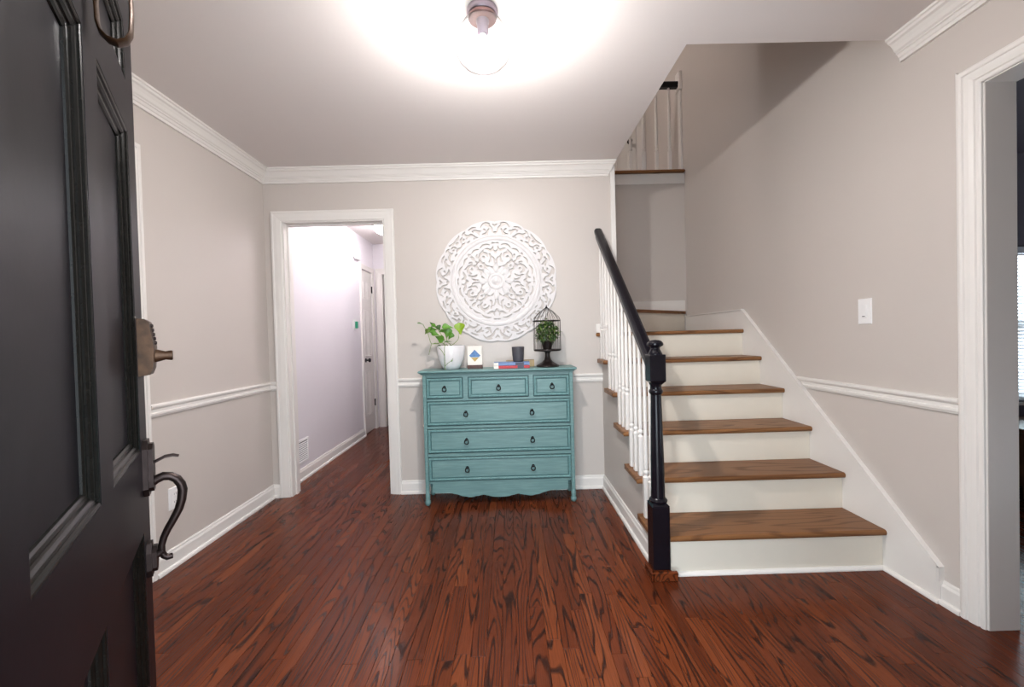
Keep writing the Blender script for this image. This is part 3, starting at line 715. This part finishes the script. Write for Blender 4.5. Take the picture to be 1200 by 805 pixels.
# ------------------------------------------------------------------ things on the chest
def leaf_mesh(L, Wd, fold=.25, droop=.2):
    m = MB(); rows = 9
    for j in range(rows+1):
        t = j/rows
        if t < .12: hw = .72*(t/.12)**.5
        else: hw = .72*(1-((t-.12)/.88)**1.6) + .42*math.sin(math.pi*min(1, (t-.12)/.5))*(1-t)
        if j == rows: hw = .004
        back = -.10 if j == 0 else 0
        z = -droop*L*t*t
        for s in (-1, -.5, 0, .5, 1):
            y = t*L - abs(s)**2*.10*L*(1-t)
            m.v.append((s*hw*Wd*.5, y, z + abs(s)*hw*Wd*.5*fold))
    for j in range(rows):
        for c in range(4):
            i = j*5+c; m.f.append((i, i+1, i+6, i+5)); m.sm.append(True)
    return m
def plants():
    X0, Y0 = -.409, 3.062
    p = tag(empty('potted_pothos', (X0, Y0, TOPZ)), 'trailing green pothos in a round white pot on teal dresser', 'plant')
    MB().lathe([(.044, 0), (.054, .003), (.072, .028), (.088, .068), (.0975, .110), (.1005, .150), (.101, .168), (.0985, .170), (.096, .166), (.094, .120), (.086, .08), (0, .075)], (0,0,0), 36).build('pot', 'ceramic', p)
    MB().lathe([(.0955, .148), (.05, .153), (0, .154)], (0,0,0), 24, cap=False).build('soil', 'soil', p)
    def loc(x, z, dy=-.03): return Vector((x-X0, 3.03-Y0+dy+.03, z-TOPZ))
    rim = TOPZ+.165
    def vine(pts, r=.0022):
        # smooth catmull
        P = [Vector(q) for q in pts]; P = [P[0]]+P+[P[-1]]; out = []
        for i in range(1, len(P)-2):
            for k in range(6):
                t = k/6; a, b, c, d = P[i-1], P[i], P[i+1], P[i+2]
                out.append(.5*((2*b)+(c-a)*t+(2*a-5*b+4*c-d)*t*t+(3*b-a-3*c+d)*t**3))
        out.append(P[-2]); MB().tube(out, r, 6).build('vine', 'stem', p)
    o = (-.01, .0, .150)
    vine([(-.03, .0, .15), (-.05, -.06, .19), loc(-.488, 1.13, -.06), loc(-.536, 1.128, -.06), loc(-.553, 1.168, -.05), loc(-.568, 1.205), loc(-.60, 1.268)])
    vine([loc(-.536, 1.128, -.06), loc(-.545, 1.10, -.06), loc(-.552, 1.075, -.06), loc(-.558, 1.049, -.06)], .0018)
    vine([(-.02, 0, .15), loc(-.45, 1.12, -.05), loc(-.446, 1.149, -.05), loc(-.47, 1.19, -.04), loc(-.51, 1.245)])
    vine([(.0, 0, .15), (0, -.05, .18), loc(-.432, 1.14, -.04), loc(-.43, 1.18, -.04), loc(-.425, 1.24)])
    vine([(.01, 0, .15), loc(-.41, 1.103, -.06), loc(-.378, 1.125, -.06), loc(-.351, 1.152, -.05), loc(-.343, 1.194, -.04), loc(-.338, 1.225)])
    vine([(-.01, 0, .15), (-.02, -.08, .178), (-.03, -.108, .168), (-.031, -.112, .12), (-.032, -.108, .06), (-.032, -.10, .012), (-.030, -.104, .003)])
    vine([(-.031, -.105, .03), (-.01, -.110, .05), (.012, -.112, .065), (.026, -.110, .08)], .0018)
    vine([(-.031, -.112, .10), (-.045, -.112, .13), (-.065, -.11, .155)], .0018)
    LV = [(-.613,1.272,.040,.020,95,-10,'leaf'),(-.568,1.213,.038,.030,-150,30,'leaf_mid'),(-.534,1.267,.034,.024,-60,20,'leaf'),(-.514,1.251,.042,.030,120,10,'leaf'),(-.528,1.225,.046,.036,80,40,'leaf'),(-.485,1.237,.036,.032,150,30,'leaf_dark'),(-.508,1.195,.050,.036,100,20,'leaf'),(-.482,1.163,.056,.044,-70,45,'leaf'),(-.422,1.243,.066,.040,90,25,'leaf'),(-.426,1.201,.062,.048,-170,50,'leaf'),(-.403,1.177,.046,.034,-150,45,'leaf'),(-.336,1.228,.070,.056,175,75,'leaf_bright'),(-.420,1.140,.042,.016,80,0,'leaf_dark'),(-.487,1.103,.026,.020,160,50,'leaf_dark'),(-.431,1.043,.024,.016,-30,40,'leaf_mid'),(-.402,1.016,.030,.022,10,50,'leaf'),(-.504,1.128,.040,.014,85,0,'leaf_mid'),(-.465,1.215,.03,.024,-120,30,'leaf'),(-.545,1.24,.03,.022,40,30,'leaf')]
    for (x, z, L, Wd, ang, face, mt) in LV:
        o = leaf_mesh(L*1.15, Wd*1.5).build('leaf', mt, p)
        dy = -.08 if z < 1.06 else (-.045 + R.uniform(-.012, .012))
        # leaf length turned in the vertical plane by ang (0 = up, clockwise), tilted toward the viewer by face
        b = Matrix.Rotation(math.radians(90), 4, 'X')              # y -> z, z -> -y
        o.matrix_local = Matrix.Translation(loc(x, z, dy)) @ Matrix.Rotation(math.radians(ang), 4, 'Y') @ Matrix.Rotation(math.radians(min(0, face-62)), 4, 'Z') @ b @ Matrix.Translation((0, -L/2, 0))
    # art card
    c = tag(empty('art_card', (-.240, 3.062, TOPZ)), 'small white card with blue and gold diamond on a dark wooden stand', 'card')
    MB().box(-.054, .054, -.016, .016, 0, .026, .002).build('stand', 'block_brown', c)
    cd = MB().box(-.053, .051, -.004, .002, .022, .162, .001).build('card', 'paper', c)
    MB().prism([(-.040, .093), (-.001, .136), (.039, .093), (.0275, .082), (-.0285, .082)], XZ, -.0052, -.004).build('blue_diamond', 'blue_print', cd, 'blue half of diamond print')
    MB().prism([(-.0285, .0795), (.0275, .0795), (-.0005, .049)], XZ, -.0052, -.004).build('gold_triangle', 'gold_print', cd, 'gold half of diamond print')
    # books
    def book(name, loc, w, d, h, cover, label, band=None, white=0):
        b = tag(empty(name, loc), label, 'book')
        MB().box(-w/2, w/2, -d/2, -d/2+.003, 0, h, .001).box(-w/2, w/2, -d/2, d/2, 0, .0022).box(-w/2, w/2, -d/2, d/2, h-.0022, h).build('cover', cover, b)
        MB().box(-w/2+.003, w/2-.003, -d/2+.003, d/2-.003, .0022, h-.0022).build('pages', 'paper', b)
        if white: MB().box(-w/2-.0006, -w/2+white, -d/2-.0008, -d/2+.002, .0006, h-.0006).build('spine_label', 'paper', b)
        if band: MB().box(band[0], band[1], -d/2-.001, -d/2+.002, .0004, h-.0004).build('spine_band', 'book_dark', b)
        return b
    book('book', (.022, 3.040, TOPZ), .250, .12, .0205, 'book_red', 'red book lying under the blue book on teal dresser', (.040, .085), .032)
    book('book', (.022, 3.040, TOPZ+.021), .250, .12, .0215, 'book_blue', 'blue book lying on the red book under grey cup', (.025, .085), .032)
    book('book', (.085, 3.130, TOPZ), .205, .055, .049, 'book_tan', 'tan book behind the red and blue books')
    cup = tag(empty('candle_cup', (.070, 3.048, TOPZ+.0427)), 'charcoal grey cup standing on the blue book', 'cup')
    MB().lathe([(.030, 0), (.036, .003), (.0385, .012), (.042, .05), (.0445, .100), (.0445, .105), (.042, .106), (.041, .10), (.038, .02), (0, .012)], (0,0,0), 32).build('cup_body', 'charcoal', cup)
    # bird cage
    b = tag(empty('birdcage_planter', (.281, 3.055, TOPZ)), 'dark wire birdcage on a pedestal with green plant inside', 'birdcage')
    MB().lathe([(.080, 0), (.083, .006), (.080, .012), (.060, .022), (.040, .034), (.026, .050), (.019, .068), (.0165, .088), (.018, .100), (.028, .108), (.090, .112), (.097, .116), (.097, .124), (0, .124)], (0,0,0), 32).build('pedestal', 'cage_metal', b)
    Rc = .0965
    for k in range(16):
        an = 2*math.pi*k/16
        pts = [(Rc*math.cos(an), Rc*math.sin(an), z) for z in (.120, .22, .328)]
        for j in range(1, 9):
            t = j/8; rr_ = Rc*(math.cos(t*math.pi/2)**.75) if t < .8 else Rc*(math.cos(t*math.pi/2)**.85); zz = .328+.098*(t*.62+.38*t*t) if t > .5 else .328+.098*(t*.81)
            pts.append((rr_*math.cos(an), rr_*math.sin(an), zz))
        MB().tube(pts, .0014, 6).build('wire', 'cage_metal', b)
    for z, r_ in ((.122, .0032), (.328, .0034), (.205, .0012)):
        MB().tube([(Rc*math.cos(2*math.pi*i/36), Rc*math.sin(2*math.pi*i/36), z) for i in range(36)], r_, 8, closed=True).build('hoop', 'cage_metal', b)
    MB().lathe([(.006, .418), (.009, .424), (.004, .430), (.0028, .440), (0, .445)], (0,0,0), 12).build('finial', 'cage_metal', b)
    MB().lathe([(.028, .124), (.036, .150), (.041, .178), (.043, .182), (.038, .182), (0, .176)], (0,0,0), 20).build('inner_pot', 'cage_metal', b)
    rr = random.Random(5)
    for mt, cnt in (('leaf_dark', 230), ('leaf_mid', 190)):
        m = MB()
        for i in range(cnt):
            th = rr.uniform(0, 2*math.pi); ph = math.acos(rr.uniform(-.95, 1)); q = rr.uniform(.35, 1)**.5
            c0 = Vector((.076*q*math.sin(ph)*math.cos(th), .076*q*math.sin(ph)*math.sin(th), .255+.085*q*math.cos(ph)))
            L = rr.uniform(.026, .042); w = L*.42
            M4 = Matrix.Translation(c0) @ Matrix.Rotation(rr.uniform(0, 6.28), 4, 'Z') @ Matrix.Rotation(rr.uniform(-1.5, .6), 4, 'X')
            m.add([M4 @ Vector(v) for v in ((0, 0, 0), (w/2, L*.4, .003), (0, L, -.003), (-w/2, L*.4, .003))], [(0, 1, 2), (0, 2, 3)], True)
        m.build('foliage', mt, b, kind='stuff')
plants()

# ------------------------------------------------------------------ carved medallion
def medallion():
    C0 = Vector((-.076, D-.001, 1.581)); RO = .455
    e = tag(empty('carved_medallion', C0), 'round white carved openwork wooden medallion on wall above teal dresser', 'wall decoration')
    slots = []
    def arc(r0, a0, r1, a1, bulge, w0, w1, n=7):
        """tapered slot between two polar points (r in units of RO, angle in degrees from the axis), bulging sideways"""
        p = Vector((r0*math.sin(math.radians(a0)), r0*math.cos(math.radians(a0)))); q = Vector((r1*math.sin(math.radians(a1)), r1*math.cos(math.radians(a1))))
        d = q-p; nrm = Vector((-d.y, d.x)); out = []
        for i in range(n+1):
            t = i/n; c = p+d*t+nrm*bulge*4*t*(1-t); out.append((c.x, c.y, 1.22*(w0+(w1-w0)*t)*(.35+.65*math.sin(math.pi*min(max(t, .06), .94)))))
        slots.append(out)
    # outer band, 45 degree wedge (mirrored)
    arc(.805, 3, .93, 10, .20, .016, .020); arc(.86, 7, .80, 15, -.25, .018, .014); arc(.945, 5.5, .905, 15, .22, .018, .012)
    arc(.78, 0, .805, 1.2, 0, .02, .012)
    arc(.80, 19, .90, 22.5, .2, .016, .022); arc(.93, 19.5, .94, 27, .1, .012, .016); arc(.80, 24, .84, 34, .30, .018, .014)
    arc(.86, 27, .92, 33, -.25, .016, .020); arc(.90, 37, .83, 41, .18, .018, .014); arc(.80, 38, .79, 45, .1, .016, .012); arc(.955, 38, .93, 45, -.1, .012, .018)
    arc(.87, 44, .90, 45, 0, .018, .012)
    # just inside the ring
    arc(.625, 0, .622, 5.5, .03, .010, .010); arc(.60, 9, .60, 24, .16, .012, .016); arc(.59, 28, .60, 40, .13, .014, .012)
    arc(.56, 4, .53, 14, -.34, .018, .015); arc(.50, 8, .555, 17, .1, .012, .012)
    arc(.56, 45, .48, 45, 0, .030, .008)
    # curls of the inner field
    arc(.42, 18, .50, 27, .32, .016, .020); arc(.50, 27, .42, 34, .30, .018, .014); arc(.42, 26, .45, 28, .2, .016, .016)
    arc(.33, 19, .40, 13, .22, .018, .012); arc(.27, 24, .36, 33, -.28, .016, .020); arc(.36, 38, .42, 43, .3, .016, .014)
    arc(.30, 5, .40, 7, .16, .012, .014); arc(.22, 45, .30, 40, .22, .016, .012); arc(.48, 38, .53, 34, -.2, .014, .012)
    arc(.20, 14, .25, 20, .2, .012, .014)
    # further openings between the scrolls
    arc(.88, 0, .93, 2.2, .1, .010, .014); arc(.84, 10.5, .87, 13, .1, .014, .012); arc(.77, 8, .775, 13, 0, .010, .010); arc(.865, 18, .845, 15.5, .1, .012, .012)
    arc(.90, 24.5, .87, 24, 0, .014, .010); arc(.775, 21, .775, 27, .05, .010, .010); arc(.945, 31, .925, 35.5, .1, .012, .010); arc(.845, 38, .87, 36, .1, .012, .012); arc(.78, 32, .775, 36, .05, .010, .010)
    arc(.45, 1.2, .51, 4.5, .2, .012, .014); arc(.40, 10, .46, 12, -.1, .012, .014); arc(.55, 21, .52, 31, -.12, .012, .012); arc(.33, 43.5, .36, 45, 0, .016, .010); arc(.31, 31, .30, 37, .2, .012, .012); arc(.445, 38, .40, 37, .1, .010, .012)
    arc(.24, 1.5, .30, 2.5, .05, .010, .012); arc(.43, 44, .46, 45, 0, .010, .014); arc(.60, 43, .63, 45, 0, .010, .010)
    segs = []
    for s in slots:
        for a, b in zip(s, s[1:]): segs.append((a, b))
    def inside(x, y):
        r = math.hypot(x, y); an = math.atan2(x, y)
        edge = .970+.030*abs(math.sin(6*an))**.6 - r
        a = abs(an) % (math.pi/2)
        if a > math.pi/4: a = math.pi/2-a
        if edge < .02 or r < .17 or .655 < r < .755: 
            f = edge
            if .655 < r < .755 or r < .17: return f
        X_, Y_ = r*math.sin(a), r*math.cos(a)
        f = edge
        for (p, q) in segs:
            dx, dy = q[0]-p[0], q[1]-p[1]; L2 = dx*dx+dy*dy+1e-9
            t = ((X_-p[0])*dx+(Y_-p[1])*dy)/L2; t = 0 if t < 0 else 1 if t > 1 else t
            dd = math.hypot(X_-p[0]-t*dx, Y_-p[1]-t*dy)-(p[2]+(q[2]-p[2])*t)
            if dd < f: f = dd
        return f
    n = 150; st = 2.06/n; g = {}
    val = [[0]*(n+1) for _ in range(n+1)]
    half = n//2
    for i in range(n+1):
        for j in range(n+1):
            if i <= half and j <= half:
                val[i][j] = inside(-1.03+i*st, -1.03+j*st)
    for i in range(n+1):
        for j in range(n+1):
            val[i][j] = val[min(i, n-i)][min(j, n-j)]
    V = []; F = []; idx = {}; cut = []
    def vid(key, p):
        if key not in idx: idx[key] = len(V); V.append(p)
        return idx[key]
    for i in range(n):
        for j in range(n):
            for tri in (((i, j), (i+1, j), (i+1, j+1)), ((i, j), (i+1, j+1), (i, j+1))):
                poly = []; crossing = []
                for k in range(3):
                    A, B_ = tri[k], tri[(k+1) % 3]; va, vb = val[A[0]][A[1]], val[B_[0]][B_[1]]
                    if va > 0: poly.append(vid(A, (-1.03+A[0]*st, -1.03+A[1]*st)))
                    if (va > 0) != (vb > 0):
                        t = va/(va-vb); key = (A, B_) if A < B_ else (B_, A)
                        w = vid(key, (-1.03+(A[0]+(B_[0]-A[0])*t)*st, -1.03+(A[1]+(B_[1]-A[1])*t)*st)); poly.append(w); crossing.append(w)
                if len(poly) >= 3:
                    F.append(tuple(poly))
                    if len(crossing) == 2: cut.append(tuple(crossing))
    T = .016; m = MB(); nv = len(V)
    def relief(x, y):
        r = math.hypot(x, y); return -T
    m.v = [(x*RO, -T, y*RO) for x, y in V] + [(x*RO, 0, y*RO) for x, y in V]
    m.f = list(F) + [tuple(i+nv for i in f) for f in F] + [(a, b, b+nv, a+nv) for a, b in cut]; m.sm = [False]*len(m.f)
    m.build('carved_panel', 'carved', e)
    def ring(r0, r1, h0, h1, nm):
        MB().lathe([(r0*RO, -T+.001), (r0*RO+.004, -T-h0), ((r0+r1)/2*RO, -T-h1), (r1*RO-.004, -T-h0), (r1*RO, -T+.001)], (0,0,0), 72, axis=1, cap=False).build(nm, 'carved', e)
    ring(.665, .745, .003, .006, 'ring_band')
    MB().lathe([(.14*RO, -T+.001), (.13*RO, -T-.005), (.10*RO, -T-.007), (.085*RO, -T-.003), (.06*RO, -T-.004), (.045*RO, -T-.009), (0, -T-.011)], (0,0,0), 36, axis=1, cap=False).build('center_boss', 'carved', e)
    for k in range(8):
        an = k*math.pi/4
        lm = MB(); rows = 6
        for j in range(rows+1):
            t = j/rows; hw = .030*math.sin(math.pi*(.08+.9*t))**.8; rr_ = .065+.075*t
            for s in (-1, 0, 1): lm.v.append((s*hw*.7, -T-.001-(.006 if s == 0 else 0), rr_))
        for j in range(rows):
            for c in range(2): lm.f.append((j*3+c, j*3+c+1, j*3+c+4, j*3+c+3)); lm.sm.append(True)
        o = lm.build('petal', 'carved', e); o.rotation_euler = (0, an, 0)
medallion()

# ------------------------------------------------------------------ lamps
def lamps():
    c = (-.066, 1.685, CE)
    e = tag(empty('ceiling_lamp', c), 'flush ceiling lamp with clear glass shade and glowing bulb', 'lamp')
    MB().lathe([(.058, 0), (.060, -.004), (.060, -.020), (.056, -.026), (.054, -.026)], (0,0,0), 36).build('canopy', 'nickel', e, 'brushed metal ceiling canopy')
    MB().lathe([(.052, -.026), (.055, -.028), (.055, -.037), (.051, -.041), (.021, -.043)], (0,0,0), 36).build('collar', 'copper', e, 'coppery metal collar')
    MB().lathe([(.025, -.041), (.025, -.052), (.022, -.056), (.022, -.092), (.019, -.097)], (0,0,0), 24).build('socket', 'nickel', e)
    MB().lathe([(.013, -.095), (.015, -.105), (.024, -.122), (.0305, -.138), (.0312, -.151), (0, -.151)], (0,0,0), 24).build('bulb_shield', 'white', e)  # opaque upper bulb, added to hold direct light off the ceiling
    MB().lathe([(.0305, -.1505), (.0300, -.158), (.025, -.172), (.013, -.182), (0, -.185)], (0,0,0), 24, cap=False).build('bulb', 'bulb', e, 'glowing white bulb')
    pr = [(.050, -.036), (.058, -.042), (.078, -.062), (.094, -.088), (.105, -.118), (.1095, -.145), (.107, -.168), (.098, -.188), (.084, -.203), (.071, -.210)]
    m = MB(); m.lathe(pr, (0,0,0), 48, cap=False); m.tube([(.071*math.cos(2*math.pi*i/48), .071*math.sin(2*math.pi*i/48), -.210) for i in range(48)], .0024, 8, closed=True)
    m.build('glass_shade', 'shade_glass', e, 'clear glass shade')
    for y, lab in ((4.80, 'glowing white dome lamp far along the hallway ceiling'), (3.95, 'dome lamp on the hallway ceiling just inside the doorway')):
        e = tag(empty('ceiling_dome_lamp', (-1.33 if y > 4.5 else -1.03, y, CE)), lab, 'lamp', 'hallway dome lamps')
        MB().lathe([(.135, 0), (.140, -.010), (.132, -.022)], (0,0,0), 28).build('lamp_base', 'white', e)
        MB().lathe([(.130, -.018), (.126, -.045), (.108, -.072), (.070, -.092), (0, -.100)], (0,0,0), 28).build('lamp_dome', 'hall_dome', e)
lamps()

# ------------------------------------------------------------------ wall fittings
def fittings():
    # switch on the right wall
    y, z = 2.124, 1.242
    e = tag(empty('light_switch', (XR, y, z)), 'white rocker light switch plate on the right wall above the chair rail', 'light switch')
    fn = lambda u, v, h: (-h, u, v)
    MB().frame(-.040, .040, -.064, .064, [(0, 0), (.001, .004), (.004, .006)], fn).build('wall_plate', 'white', e)
    MB().frame(-.0165, .0165, -.033, .033, [(0, .005), (.0004, .0085), (.003, .0095)], fn).build('rocker', 'white', e)
    MB().box(-.0105, -.0092, -.008, .008, -.027, -.023).build('indicator', 'charcoal', e)
    for s in (-1, 1): MB().lathe([(.003, -.0055), (.003, -.0068), (0, -.007)], (0, 0, s*.049), 10, axis=0).build('screw', 'white', e)
    # outlet on the left wall
    e = tag(empty('wall_outlet', (XL, 2.268, .356)), 'white outlet plate low on the left wall', 'outlet')
    fn = lambda u, v, h: (h, u, v)
    MB().frame(-.036, .036, -.058, .058, [(0, 0), (.001, .004), (.004, .006)], fn).build('wall_plate', 'white', e)
    for s in (-1, 1):
        r = MB().frame(-.016, .016, s*.021-.014, s*.021+.014, [(0, .005), (.001, .0075), (.004, .008)], fn).build('receptacle', 'white', e)
        MB().box(.0078, .0084, -.007, -.005, s*.021-.004, s*.021+.005).box(.0078, .0084, .005, .007, s*.021-.004, s*.021+.005).build('socket_slot', 'charcoal', r)
    # hall register
    e = tag(empty('air_vent', (XH, 3.628, .135)), 'white louvred air vent low on the hallway wall', 'vent')
    MB().frame(-.105, .105, 0, .205, [(0, 0), (.002, .006), (.018, .008), (.020, .003)], fn, False).build('vent_frame', 'white', e)
    MB().box(.0005, .001, -.088, .088, .018, .188).build('vent_back', 'charcoal', e)
    for i in range(10):
        z = .026+i*.0165
        MB().prism([(.0015, z), (.0075, z-.008), (.0085, z-.007), (.0025, z+.002)], lambda p, d: (p[0], d, p[1]), -.086, .086).build('vent_slat', 'white', e)
    # closet door in hall
    y0, y1 = 5.228, 5.619
    e = empty('door_2', (XH, y0, 0)); struct(e, 'narrow white closet door with dark knob in the hallway', 'door')
    MB().box(-.04, -.004, 0, y1-y0, .012, 2.037).build('door_slab', 'trim', e)
    for (a, b) in ((.06, .175), (.215, .33)):
        for (c, dd) in ((.22, .78), (.96, 1.55), (1.68, 1.90)):
            MB().frame(a, b, c, dd, [(0, -.0042), (.006, .001), (.014, -.002), (.020, -.0038), (.034, -.001)], fn).build('door_panel', 'trim', e)
    MB().lathe([(.026, -.003), (.026, .004), (.010, .008), (.010, .03), (.024, .038), (.027, .048), (.020, .060), (0, .063)], (0, .085, .915), 16, axis=0).build('door_knob', 'pull_metal', e, 'dark round knob')
    for z in (.35, 1.82):
        MB().box(-.002, .012, y1-y0-.016, y1-y0+.004, z-.045, z+.045, .002).build('hinge', 'pull_metal', e, 'dark hinge')
    # thermostat style switch with green night light, chime
    e = tag(empty('wall_plate', (XH, 4.95, 1.35)), 'white wall plate with green night light in the hallway', 'wall plate')
    MB().frame(-.060, .060, -.060, .060, [(0, 0), (.001, .004), (.004, .006)], fn).build('plate', 'white', e)
    MB().box(.006, .030, .005, .055, -.045, .035, .006).build('night_light', 'green_glow', e, 'green plug in light')
    e = tag(empty('door_chime', (XH, 5.055, 2.19)), 'small white chime box high on the hallway wall', 'chime')
    MB().box(0, .035, -.075, .075, -.075, .075, .010).build('chime_box', 'white', e)
    MB().frame(-.055, .055, -.055, .055, [(0, .0345), (.002, .037), (.008, .036)], fn).build('chime_cover', 'white', e)
    # cabinet in the far room
    e = tag(empty('white_cabinet', (-2.2, 7.9, 0)), 'white cabinet in the far room beyond the hallway', 'cabinet')
    MB().box(-.7, .9, -.2, .29, .09, .93).build('cabinet_body', 'trim', e)
    MB().box(-.72, .92, -.225, .295, .93, .965, .004).build('cabinet_top', 'white', e)
    MB().box(-.66, .86, -.15, .29, 0, .09).build('plinth', 'trim', e)
    for k in range(4):
        x = -.69+k*.397
        d = MB().frame(x+.01, x+.387, .11, .90, [(0, .2), (.002, .218), (.05, .218), (.055, .210)], lambda u, v, h: (u, -h, v)).build('cabinet_door', 'trim', e)
        MB().lathe([(.006, -.217), (.006, -.230), (.014, -.236), (.012, -.245), (0, -.247)], (x+.35, 0, .75), 10, axis=1).build('knob', 'pull_metal', d)
fittings()

# ------------------------------------------------------------------ room on the right
def side_room():
    e = empty('window_1', (4.35, 3.2, .57)); struct(e, 'side room window with horizontal blinds', 'window')
    m = MB()
    for a, b, c, d in ((-.55, -.49, 0, 1.17), (.49, .55, 0, 1.17), (-.49, .49, 0, .06), (-.49, .49, 1.11, 1.17), (-.49, .49, .56, .61)): m.box(a, b, .03, .08, c, d)
    m.build('window_frame', 'trim', e)
    MB().box(-.49, .49, .052, .056, .06, 1.11).build('pane', 'pane_glass', e)
    MB().box(-.60, .60, -.05, .03, -.025, 0, .004).build('window_sill', 'trim', e)
    b = tag(empty('window_blind', (4.35, 3.2, .57)), 'white slatted blind hanging in the side room window', 'blind')
    MB().box(-.53, .53, -.035, .015, 1.12, 1.165, .004).build('head_rail', 'blind', b)
    for i in range(42):
        z = .03+i*.026
        MB().prism([(-.030, z), (.008, z+.016), (.0085, z+.018), (-.0295, z+.002)], lambda p, d: (d, p[0], p[1]), -.53, .53).build('slat', 'blind', b)
    MB().box(-.53, .53, -.03, .01, .004, .020, .003).build('bottom_rail', 'blind', b)
    s = tag(empty('sideboard', (4.0, 2.92, 0)), 'brown wooden sideboard under the side room window', 'sideboard')
    MB().box(-.66, .66, -.20, .20, .44, .47, .004).build('top', 'oak_cabinet', s)
    MB().box(-.62, .62, -.18, .18, .08, .44).build('body', 'oak_cabinet', s)
    for k in range(3):
        x = -.60+k*.403
        for z0, z1 in ((.10, .26), (.275, .43)):
            d = MB().frame(x, x+.393, z0, z1, [(0, .178), (.001, .192), (.015, .192), (.02, .188)], lambda u, v, h: (u, -h, v)).build('drawer', 'oak_cabinet', s)
            MB().lathe([(.006, -.187), (.006, -.205), (.013, -.21), (.010, -.22), (0, -.222)], (x+.196, 0, (z0+z1)/2), 10, axis=1).build('knob', 'bronze', d)
    for x in (-.6, .6):
        for y in (-.16, .16): MB().lathe([(.022, 0), (.028, .08)], (x, y, 0), 8).build('leg', 'oak_cabinet', s)
    portal('daylight_portal', (4.35, 3.28, 1.15), (math.radians(-90), 0, 0), 1.0, 1.1)
side_room()
